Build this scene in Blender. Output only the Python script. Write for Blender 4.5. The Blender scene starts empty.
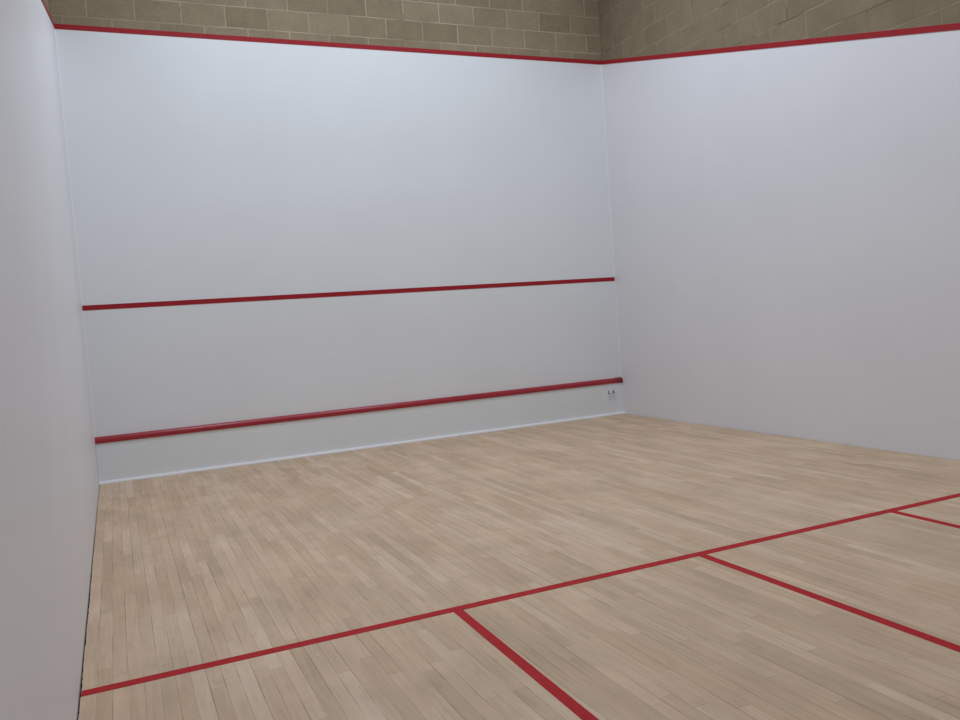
import bpy, bmesh, math, random
from mathutils import Matrix, Vector, noise
random.seed(4)
S = bpy.context.scene
COL = S.collection

# ------------------------------------------------------------- court dimensions (metres)
W = 6.284            # width between the side walls' plaster faces
L = 9.75             # depth, front wall at y = 0, back wall at y = -L
H_OUT = 4.517        # lower edge of the out line on the front wall
H_BACK = 2.096       # height of the out line on the back wall
LINE = 0.05
PL = 0.018           # thickness of the plaster on the blockwork
Z_CEIL = 6.6

# ------------------------------------------------------------- node helpers
def new_mat(name):
    m = bpy.data.materials.new(name); m.use_nodes = True
    nt = m.node_tree
    return m, nt, nt.nodes['Principled BSDF']

def node(nt, t, **kw):
    n = nt.nodes.new(t)
    for k, v in kw.items():
        if k == 'ins':
            for i, x in v.items(): n.inputs[i].default_value = x
        else: setattr(n, k, v)
    return n

def math_n(nt, op, a, b=None, c=None):
    n = nt.nodes.new('ShaderNodeMath'); n.operation = op
    for i, x in enumerate((a, b, c)):
        if x is None: continue
        if isinstance(x, (int, float)): n.inputs[i].default_value = x
        else: nt.links.new(x, n.inputs[i])
    return n.outputs[0]

def vec(nt, x, y, z=0.0):
    n = nt.nodes.new('ShaderNodeCombineXYZ')
    for i, v in enumerate((x, y, z)):
        if isinstance(v, (int, float)): n.inputs[i].default_value = v
        else: nt.links.new(v, n.inputs[i])
    return n.outputs[0]

def xyz(nt):
    tc = nt.nodes.new('ShaderNodeTexCoord'); s = nt.nodes.new('ShaderNodeSeparateXYZ')
    nt.links.new(tc.outputs['Object'], s.inputs[0])
    return tc.outputs['Object'], s.outputs[0], s.outputs[1], s.outputs[2]

def noise_n(nt, v, scale, detail=2.0, rough=0.5):
    n = nt.nodes.new('ShaderNodeTexNoise')
    n.inputs['Scale'].default_value = scale; n.inputs['Detail'].default_value = detail
    n.inputs['Roughness'].default_value = rough
    nt.links.new(v, n.inputs['Vector'])
    return n.outputs['Fac']

def remap(nt, v, a, b, c, d):
    n = nt.nodes.new('ShaderNodeMapRange')
    nt.links.new(v, n.inputs[0])
    for i, x in zip((1, 2, 3, 4), (a, b, c, d)): n.inputs[i].default_value = x
    return n.outputs[0]

def mix(nt, fac, a, b, mode='MIX'):
    n = nt.nodes.new('ShaderNodeMix'); n.data_type = 'RGBA'; n.blend_type = mode
    for sock, v in ((n.inputs[0], fac), (n.inputs[6], a), (n.inputs[7], b)):
        if isinstance(v, (int, float)): sock.default_value = v
        elif isinstance(v, tuple): sock.default_value = (*v, 1.0)
        else: nt.links.new(v, sock)
    return n.outputs[2]

def bump(nt, h, bsdf, strength, dist):
    b = nt.nodes.new('ShaderNodeBump'); b.inputs['Strength'].default_value = strength
    b.inputs['Distance'].default_value = dist
    nt.links.new(h, b.inputs['Height']); nt.links.new(b.outputs[0], bsdf.inputs['Normal'])

# ------------------------------------------------------------- materials
def plaster(name, col, rough=0.42):
    m, nt, p = new_mat(name)
    o, x, y, z = xyz(nt)
    big = noise_n(nt, o, 0.9, 3.0)
    fine = noise_n(nt, o, 9.0, 4.0)
    f = remap(nt, big, 0.3, 0.7, 0.0, 1.0)
    c = mix(nt, f, tuple(v * 0.965 for v in col), col)
    nt.links.new(c, p.inputs['Base Color'])
    p.inputs['Roughness'].default_value = rough
    p.inputs['Specular IOR Level'].default_value = 0.35
    h = math_n(nt, 'ADD', math_n(nt, 'MULTIPLY', big, 3.0), math_n(nt, 'MULTIPLY', fine, 0.35))
    bump(nt, h, p, 0.25, 0.004)
    return m

def blockwork(name, axis, shift, dark_joints=0.0, tone=1.0, var=1.0):
    m, nt, p = new_mat(name)
    o, x, y, z = xyz(nt)
    u = x if axis == 'x' else y
    bw, rh = 0.4455, 0.227
    wob = math_n(nt, 'MULTIPLY', math_n(nt, 'SUBTRACT', noise_n(nt, o, 3.0, 2.0), 0.5), 0.012)
    uu = math_n(nt, 'ADD', math_n(nt, 'ADD', u, 40 * bw - shift), wob)
    vv = math_n(nt, 'ADD', math_n(nt, 'ADD', z, 40 * rh - 4.657), wob)
    b = nt.nodes.new('ShaderNodeTexBrick')
    b.offset = 0.5; b.offset_frequency = 2; b.squash = 1.0
    b.inputs['Scale'].default_value = 1.0
    b.inputs['Mortar Size'].default_value = 0.0075
    b.inputs['Mortar Smooth'].default_value = 0.25
    b.inputs['Brick Width'].default_value = bw
    b.inputs['Row Height'].default_value = rh
    b.inputs['Bias'].default_value = 0.0
    b.inputs['Color1'].default_value = (0.0, 0.0, 0.0, 1)
    b.inputs['Color2'].default_value = (1.0, 1.0, 1.0, 1)
    b.inputs['Mortar'].default_value = (0.5, 0.5, 0.5, 1)
    nt.links.new(vec(nt, uu, vv), b.inputs['Vector'])
    rnd = nt.nodes.new('ShaderNodeSeparateColor'); nt.links.new(b.outputs['Color'], rnd.inputs[0])
    body = mix(nt, remap(nt, rnd.outputs[0], 0.0, 1.0, 0.5 - 0.5 * var, 0.5 + 0.5 * var), BLOCK_A, BLOCK_B)
    patch = remap(nt, noise_n(nt, o, 5.0, 4.0, 0.6), 0.3, 0.7, 0.0, 1.0)
    body = mix(nt, patch, mix(nt, 0.3, body, (0.13, 0.105, 0.07)), body)
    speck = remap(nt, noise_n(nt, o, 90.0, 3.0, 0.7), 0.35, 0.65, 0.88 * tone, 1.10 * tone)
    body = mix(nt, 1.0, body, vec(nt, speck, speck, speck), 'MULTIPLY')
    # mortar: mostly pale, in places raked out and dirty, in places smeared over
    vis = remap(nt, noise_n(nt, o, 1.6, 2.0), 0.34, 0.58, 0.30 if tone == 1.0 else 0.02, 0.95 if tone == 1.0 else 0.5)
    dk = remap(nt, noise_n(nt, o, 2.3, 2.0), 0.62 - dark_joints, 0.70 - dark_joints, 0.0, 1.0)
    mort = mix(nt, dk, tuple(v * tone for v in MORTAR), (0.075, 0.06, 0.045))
    fac = math_n(nt, 'MULTIPLY', b.outputs['Fac'], vis)
    nt.links.new(mix(nt, fac, body, mort), p.inputs['Base Color'])
    p.inputs['Roughness'].default_value = 0.95
    p.inputs['Specular IOR Level'].default_value = 0.15
    h = math_n(nt, 'SUBTRACT', math_n(nt, 'MULTIPLY', speck, 0.12), math_n(nt, 'MULTIPLY', b.outputs['Fac'], 1.0))
    bump(nt, h, p, 0.6, 0.004)
    return m

BLOCK_A, BLOCK_B, MORTAR = (0.270, 0.206, 0.130), (0.325, 0.254, 0.166), (0.44, 0.35, 0.24)
WHITE = (0.78, 0.785, 0.78)

def board_floor():
    m, nt, p = new_mat('maple_strip_boards')
    o, x, y, z = xyz(nt)
    pw = 0.0602
    xs = math_n(nt, 'DIVIDE', math_n(nt, 'SUBTRACT', x, 0.006), pw)
    idx = math_n(nt, 'FLOOR', xs)
    wn = nt.nodes.new('ShaderNodeTexWhiteNoise'); wn.noise_dimensions = '1D'
    nt.links.new(idx, wn.inputs['W'])
    t = math_n(nt, 'ADD', math_n(nt, 'DIVIDE', y, 0.80), math_n(nt, 'MULTIPLY', wn.outputs['Value'], 731.0))
    vo = nt.nodes.new('ShaderNodeTexVoronoi'); vo.voronoi_dimensions = '1D'; vo.feature = 'F1'
    nt.links.new(t, vo.inputs['W']); vo.inputs['Scale'].default_value = 1.0
    ve = nt.nodes.new('ShaderNodeTexVoronoi'); ve.voronoi_dimensions = '1D'; ve.feature = 'DISTANCE_TO_EDGE'
    nt.links.new(t, ve.inputs['W']); ve.inputs['Scale'].default_value = 1.0
    rc = nt.nodes.new('ShaderNodeSeparateColor'); nt.links.new(vo.outputs['Color'], rc.inputs[0])
    r1, r2, r3 = rc.outputs
    # board tone
    c = mix(nt, r1, (0.560, 0.382, 0.240), (0.645, 0.454, 0.299))
    c = mix(nt, math_n(nt, 'MULTIPLY', math_n(nt, 'POWER', r2, 6.0), 0.65), c, (0.47, 0.325, 0.195))
    c = mix(nt, math_n(nt, 'MULTIPLY', math_n(nt, 'POWER', r3, 9.0), 0.5), c, (0.72, 0.55, 0.39))
    # grain, drawn out along each board
    gv = vec(nt, math_n(nt, 'MULTIPLY', x, 60.0), math_n(nt, 'MULTIPLY', y, 3.0), math_n(nt, 'MULTIPLY', r1, 50.0))
    g = remap(nt, noise_n(nt, gv, 1.0, 5.0, 0.6), 0.3, 0.7, 0.90, 1.07)
    c = mix(nt, 1.0, c, vec(nt, g, g, g), 'MULTIPLY')
    # worn, chalky patches and slightly dirtier ones
    wv = vec(nt, x, math_n(nt, 'MULTIPLY', y, 0.6), 0.0)
    w = remap(nt, noise_n(nt, wv, 1.3, 4.0, 0.6), 0.52, 0.72, 0.0, 0.30)
    c = mix(nt, w, c, (0.62, 0.49, 0.39))
    d = remap(nt, noise_n(nt, wv, 2.6, 4.0, 0.65), 0.35, 0.65, 0.90, 1.06)
    sm = remap(nt, noise_n(nt, vec(nt, math_n(nt, 'MULTIPLY', x, 16.0), math_n(nt, 'MULTIPLY', y, 4.5), 3.0), 1.0, 3.0, 0.6), 0.58, 0.74, 0.0, 0.28)
    c = mix(nt, sm, c, (0.40, 0.265, 0.16))
    c = mix(nt, 1.0, c, vec(nt, d, d, d), 'MULTIPLY')
    # open joints between the boards
    fr = math_n(nt, 'FRACT', xs)
    de = math_n(nt, 'MULTIPLY', math_n(nt, 'MINIMUM', fr, math_n(nt, 'SUBTRACT', 1.0, fr)), pw)
    edge_id = math_n(nt, 'ROUND', xs)
    gn = noise_n(nt, vec(nt, math_n(nt, 'MULTIPLY', edge_id, 7.31), math_n(nt, 'MULTIPLY', y, 1.7), 0.0), 1.0, 3.0, 0.6)
    gw = remap(nt, gn, 0.42, 0.74, 0.0001, 0.0019)
    g1 = math_n(nt, 'LESS_THAN', de, gw)
    dj = math_n(nt, 'MULTIPLY', ve.outputs['Distance'], 0.80)
    g2 = math_n(nt, 'LESS_THAN', dj, 0.0005)
    gap = math_n(nt, 'MAXIMUM', g1, g2)
    c = mix(nt, math_n(nt, 'MULTIPLY', gap, 0.72), c, (0.07, 0.042, 0.026))
    nt.links.new(c, p.inputs['Base Color'])
    rg = remap(nt, noise_n(nt, wv, 3.0, 3.0), 0.3, 0.7, 0.42, 0.60)
    nt.links.new(rg, p.inputs['Roughness'])
    p.inputs['Specular IOR Level'].default_value = 0.35
    bump(nt, math_n(nt, 'SUBTRACT', math_n(nt, 'MULTIPLY', r2, 0.2), gap), p, 0.3, 0.0012)
    return m

def paint(name, col, rough=0.4, spec=0.5, wear=0.12, scale=14.0):
    m, nt, p = new_mat(name)
    o, x, y, z = xyz(nt)
    f = remap(nt, noise_n(nt, o, scale, 4.0, 0.6), 0.35, 0.7, 0.0, 1.0)
    c = mix(nt, f, col, tuple(v * (1 - wear) for v in col))
    nt.links.new(c, p.inputs['Base Color'])
    p.inputs['Roughness'].default_value = rough
    p.inputs['Specular IOR Level'].default_value = spec
    return m

M_PLASTER = plaster('white_court_plaster', WHITE)
M_SIDE = plaster('white_side_plaster', (0.765, 0.752, 0.757))
M_TIN = plaster('white_tin_panel', (0.775, 0.79, 0.785), 0.38)
M_FRONTBLOCK = blockwork('front_blockwork', 'x', 2.0845 - 0.22275)
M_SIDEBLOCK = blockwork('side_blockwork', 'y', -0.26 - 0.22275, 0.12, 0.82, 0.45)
M_FLOOR = board_floor()
M_SUB = paint('dark_subfloor', (0.03, 0.025, 0.02), 0.95, 0.1)
M_RED_WALL = paint('red_wall_line', (0.35, 0.020, 0.027), 0.55, 0.15)
M_RED_FLOOR = paint('red_floor_paint', (0.47, 0.017, 0.020), 0.6, 0.12, 0.2, 25.0)
M_RED_TIN = paint('red_tin_strip', (0.36, 0.020, 0.030), 0.32, 0.42)
M_RED_CAP = paint('dark_red_cap', (0.24, 0.015, 0.022), 0.5, 0.4)
M_BATTEN = paint('bright_white_batten', (0.80, 0.775, 0.75), 0.45, 0.4, 0.03)
M_BEAD = paint('white_corner_bead', (0.785, 0.78, 0.78), 0.5, 0.3, 0.02)
M_CEIL = paint('grey_white_ceiling', (0.60, 0.60, 0.60), 0.9, 0.2, 0.05, 2.0)
M_LABEL = paint('label_paper', (0.76, 0.77, 0.80), 0.5, 0.3, 0.02)
M_INK = paint('label_ink', (0.28, 0.28, 0.29), 0.6, 0.3, 0.0)
M_INK2 = paint('label_grey_print', (0.42, 0.42, 0.44), 0.6, 0.3, 0.0)

# ------------------------------------------------------------- mesh helpers
def prism(bm, pts, d):
    """extrude the flat polygon PTS (3-D points) by the vector D, closed"""
    d = Vector(d)
    a = [bm.verts.new(p) for p in pts]; b = [bm.verts.new(Vector(p) + d) for p in pts]
    n = len(pts)
    bm.faces.new(a); bm.faces.new(list(reversed(b)))
    for i in range(n):
        bm.faces.new((a[i], b[i], b[(i + 1) % n], a[(i + 1) % n]))

def box(bm, x0, x1, y0, y1, z0, z1):
    prism(bm, [(x0, y0, z0), (x1, y0, z0), (x1, y1, z0), (x0, y1, z0)], (0, 0, z1 - z0))

def link(name, bm, mat, parent=None, bevel=0.0, smooth=False):
    bmesh.ops.recalc_face_normals(bm, faces=bm.faces)
    me = bpy.data.meshes.new(name); bm.to_mesh(me); bm.free()
    me.materials.append(mat)
    if smooth:
        for f in me.polygons: f.use_smooth = True
    o = bpy.data.objects.new(name, me); COL.objects.link(o)
    if parent: o.parent = parent
    if bevel:
        b = o.modifiers.new('bevel', 'BEVEL'); b.width = bevel; b.segments = 3; b.limit_method = 'ANGLE'
    return o

def structure(o):
    o['kind'] = 'structure'; return o

def thing(o, label, cat, group=None):
    o['label'] = label; o['category'] = cat; o['kind'] = 'thing'
    if group: o['group'] = group
    return o

def empty(name, loc=(0, 0, 0)):
    o = bpy.data.objects.new(name, None); COL.objects.link(o); o.location = loc; return o

# ------------------------------------------------------------- floor
def ragged(n, lo, hi, seed):
    r = random.Random(seed); out = []
    for i in range(n):
        y = -i * L / (n - 1)
        v = noise.noise(Vector((y * 2.3, seed, 0))) * 0.5 + 0.5
        v = 0.6 * v + 0.4 * r.random()
        near = min(1.0, max(0.0, (-y - 1.0) / 2.5))
        out.append((lo + (hi - lo) * v * (0.25 + 0.75 * near), y))
    return out
bm = bmesh.new()
left = ragged(420, 0.002, 0.013, 3)
pts = [(x, y, 0.0) for x, y in left] + [(W - 0.004, -L, 0.0), (W - 0.004, 0.0, 0.0)]
prism(bm, pts, (0, 0, -0.022))
floor = structure(link('floor', bm, M_FLOOR))
bm = bmesh.new(); box(bm, -0.3, W + 0.3, -L - 0.3, 0.3, -0.12, -0.023)
link('subfloor', bm, M_SUB, floor)

# ------------------------------------------------------------- walls: blockwork with a plaster face as its part
T = 0.22
bm = bmesh.new(); box(bm, -T, W + T, PL, PL + T, -0.022, Z_CEIL)
wf = structure(link('wall_front', bm, M_FRONTBLOCK))
bm = bmesh.new(); box(bm, 0.0, W, 0.0, PL, -0.022, H_OUT + LINE)
link('plaster_face', bm, M_PLASTER, wf)

def side_top(y, dz=0.0):          # height of the out line's lower edge along a side wall
    return H_OUT + (H_BACK - H_OUT) * (-y / L) + dz
right_top = side_top
def left_top(y, dz=0.0):          # the left wall's line is thinner and falls a little faster
    return H_OUT + 0.006 + (H_BACK - 0.12 - H_OUT) * (-y / L) + dz * 0.6
def side_wall(name, x_face, sgn):
    bm = bmesh.new()
    x0, x1 = x_face + sgn * PL, x_face + sgn * (PL + T)
    box(bm, min(x0, x1), max(x0, x1), -L - T, PL, -0.022, Z_CEIL)
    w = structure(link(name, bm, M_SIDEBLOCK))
    bm = bmesh.new()
    side_top = left_top if sgn < 0 else right_top
    prism(bm, [(x_face, 0, -0.022), (x_face, -L, -0.022), (x_face, -L, side_top(-L, LINE)), (x_face, 0, side_top(0, LINE))], (sgn * PL, 0, 0))
    link('plaster_face', bm, M_SIDE, w)
    return w
wl = side_wall('wall_left', 0.0, -1)
wr = side_wall('wall_right', W, 1)
bm = bmesh.new(); box(bm, -T, W + T, -L - PL - T, -L - PL, -0.022, Z_CEIL)
wb = structure(link('wall_back', bm, M_FRONTBLOCK))
bm = bmesh.new(); box(bm, 0.0, W, -L - PL, -L, -0.022, H_BACK + LINE)
link('plaster_face', bm, M_PLASTER, wb)
bm = bmesh.new(); box(bm, -T, W + T, -L - T, T, Z_CEIL, Z_CEIL + 0.1)
structure(link('ceiling', bm, M_CEIL))

# rounded plaster fillets in the two front corners
def fillet(name, xc, sgn):
    r = 0.010; n = 6
    arc = []
    for i in range(n + 1):
        a = math.pi / 2 * i / n
        # quarter circle curving inwards, centre away from the corner
        arc.append((xc + sgn * (r - r * math.cos(a)), -(r - r * math.sin(a)), 0.0))
    pts = [(xc, 0.0, 0.0)] + arc
    bm = bmesh.new(); prism(bm, [(p[0], p[1], 0.479) for p in pts], (0, 0, H_OUT - 0.479))
    return structure(link(name, bm, M_BEAD))
fillet('trim_1', 0.0, 1)
fillet('trim_2', W, -1)

# ------------------------------------------------------------- red lines on the walls
P = 0.004
bm = bmesh.new(); box(bm, 0.0, W, -P, 0.0, H_OUT, H_OUT + LINE)
thing(link('out_line', bm, M_RED_WALL), 'level red out line along the top of the white front wall, under the blockwork', 'wall line', 'out lines round the top of the plaster')
def side_out(x, sgn, label, side_top=side_top):
    bm = bmesh.new()
    prism(bm, [(x, -P, side_top(-P)), (x, 0.003 - L, side_top(0.003 - L)), (x, 0.003 - L, side_top(0.003 - L, LINE)), (x, -P, side_top(-P, LINE))], (sgn * P, 0, 0))
    bmesh.ops.translate(bm, verts=bm.verts, vec=(sgn * 0.0008, -0.001, 0))
    thing(link('out_line', bm, M_RED_WALL), label, 'wall line', 'out lines round the top of the plaster')
side_out(0.0, 1, 'red out line seen edge on, sloping down along the left side wall', left_top)
side_out(W, -1, 'red out line sloping down along the top of the right side wall')
bm = bmesh.new(); prism(bm, [(0.0, 0.0, 1.753), (W, 0.0, 1.740), (W, 0.0, 1.790), (0.0, 0.0, 1.803)], (0, -0.003, 0))
thing(link('service_line', bm, M_RED_WALL), 'thin level red service line across the middle of the white front wall', 'wall line')

# ------------------------------------------------------------- the tin
tin = empty('squash_tin', (W / 2, -0.012, 0))
thing(tin, 'low white tin board with red top strip along the foot of the front wall', 'tin')
def at_tin(o):
    o.parent = tin; o.matrix_parent_inverse = Matrix.Translation(-Vector(tin.location)); return o
bm = bmesh.new(); box(bm, 0.001, W - 0.001, -0.024, -0.0005, 0.0, 0.418)
at_tin(link('panel', bm, M_TIN))
prof = [(0.0, 0.414), (-0.034, 0.414), (-0.038, 0.418), (-0.038, 0.440), (-0.034, 0.456), (-0.022, 0.470), (-0.008, 0.477), (0.0, 0.478)]
bm = bmesh.new(); prism(bm, [(0.001, y - 0.0005, z) for y, z in prof], (W - 0.092, 0, 0))
at_tin(link('top_strip', bm, M_RED_TIN))['label'] = 'glossy red top strip'
prof = [(0.0, 0.412), (-0.036, 0.412), (-0.040, 0.418), (-0.040, 0.440), (-0.036, 0.458), (-0.022, 0.473), (-0.008, 0.480), (0.0, 0.481)]
bm = bmesh.new(); prism(bm, [(W - 0.090, y - 0.0005, z) for y, z in prof], (0.089, 0, 0))
at_tin(link('end_cap', bm, M_RED_CAP))['label'] = 'darker red end cap'
bm = bmesh.new()
bp = [(-0.024, 0.0), (-0.060, 0.0), (-0.060, 0.010), (-0.056, 0.018), (-0.024, 0.030)]
prism(bm, [(0.001, y, z) for y, z in bp], (W - 0.002, 0, 0))
at_tin(link('bottom_batten', bm, M_BATTEN))['label'] = 'bright white batten along the floor'
# small maker's label at the right end
bm = bmesh.new(); box(bm, 6.045, 6.177, -0.0255, -0.024, 0.185, 0.365)
lab = at_tin(link('paper_label', bm, M_LABEL)); lab['label'] = 'small pale label with dark print'
def ink(name, bms, mat):
    bm = bmesh.new()
    for pts in bms: prism(bm, [(x - 0.018, -0.0263, z) for x, z in pts], (0, 0.0008, 0))
    o = link(name, bm, mat); o.parent = lab
    return o
# an upright stroke with a foot, beside a peaked block, as far as the photo shows them
ink('emblem', [[(6.073, 0.272), (6.112, 0.272), (6.112, 0.287), (6.092, 0.287), (6.092, 0.325), (6.073, 0.325)],
               [(6.128, 0.272), (6.142, 0.272), (6.156, 0.292), (6.170, 0.272), (6.184, 0.272), (6.163, 0.328), (6.149, 0.328)]], M_INK)
ink('small_print', [[(6.078, z), (6.182, z), (6.182, z + 0.006), (6.078, z + 0.006)] for z in (0.246, 0.234, 0.206)], M_INK2)

# ------------------------------------------------------------- red lines on the floor
Z0, Z1 = 0.0, 0.0012
def quad_line(pts):
    bm = bmesh.new(); prism(bm, [(x, y, Z0) for x, y in pts], (0, 0, Z1 - Z0)); return bm
YS0, YS1 = -5.414, -5.475
thing(link('short_line', quad_line([(0.008, YS0), (W - 0.006, YS0), (W - 0.006, YS1), (0.008, YS1)]), M_RED_FLOOR),
      'long red short line crossing the whole maple floor from wall to wall', 'floor line')
thing(link('half_court_line', quad_line([(3.114, YS1), (3.167, YS1), (3.150, -L), (3.097, -L)]), M_RED_FLOOR),
      'red half court line running back from the middle of the short line', 'floor line')
def box_line(inner0, inner1, w, xwall, label):
    """service box: a line back from the short line, then across to the side wall"""
    yb = YS1 - 1.6
    s = 1 if xwall < inner0 else -1        # the box lies between the line and its wall
    a0, a1 = (inner0, inner0 + w), (inner1, inner1 + w)
    if s == 1:
        pts = [(a0[0], YS1), (a0[1], YS1), (a1[1], yb - 0.05), (xwall, yb - 0.05), (xwall, yb), (a1[0], yb)]
    else:
        pts = [(a0[1], YS1), (a0[0], YS1), (a1[0], yb - 0.05), (xwall, yb - 0.05), (xwall, yb), (a1[1], yb)]
    thing(link('service_box_line', quad_line(pts), M_RED_FLOOR), label, 'floor line', 'service box lines on the floor')
box_line(1.640, 1.612, 0.049, 0.012, 'red service box line nearest the camera, leaving the short line at the left')
box_line(4.612, 4.550, 0.056, W - 0.006, 'far short red service box line at the right edge, beyond the half court line')

# ------------------------------------------------------------- lights: cool panels under the ceiling
def panel(x, y, power, sx=0.35, sy=1.6):
    l = bpy.data.lights.new('court_lamp', 'AREA'); l.shape = 'RECTANGLE'; l.size = sx; l.size_y = sy
    l.energy = power; l.color = (0.80, 0.915, 1.08)
    o = bpy.data.objects.new('court_lamp', l); COL.objects.link(o); o.location = (x, y, Z_CEIL - 0.12)
for x in (1.7, 4.3):
    for y, pw in ((-2.4, 80), (-5.2, 51), (-7.9, 28)):
        panel(x, y, pw * (0.92 if x > 3 else 1.0))

world = bpy.data.worlds.new('world'); S.world = world; world.use_nodes = True
world.node_tree.nodes['Background'].inputs[0].default_value = (0.5, 0.55, 0.6, 1)
world.node_tree.nodes['Background'].inputs[1].default_value = 0.0

# ------------------------------------------------------------- camera
cx, cy, cz = 0.2528, -9.1596, 1.4216
yaw, pitch, roll, F = 0.41484, -0.05397, -0.0724, 826.96
f = Vector((math.sin(yaw) * math.cos(pitch), math.cos(yaw) * math.cos(pitch), math.sin(pitch)))
r0 = Vector((math.cos(yaw), -math.sin(yaw), 0)); u0 = r0.cross(f)
r = r0 * math.cos(roll) + u0 * math.sin(roll); u = -r0 * math.sin(roll) + u0 * math.cos(roll)
cam = bpy.data.cameras.new('camera'); cam.sensor_width = 36.0; cam.lens = F / 960 * 36.0; cam.clip_start = 0.02
co = bpy.data.objects.new('camera', cam); COL.objects.link(co)
co.matrix_world = Matrix(((r.x, u.x, -f.x, cx), (r.y, u.y, -f.y, cy), (r.z, u.z, -f.z, cz), (0, 0, 0, 1)))
S.camera = co

S.view_settings.view_transform = 'Standard'; S.view_settings.look = 'None'
S.view_settings.gamma = 1.0; S.view_settings.use_curve_mapping = False
S.view_settings.exposure = 0.0
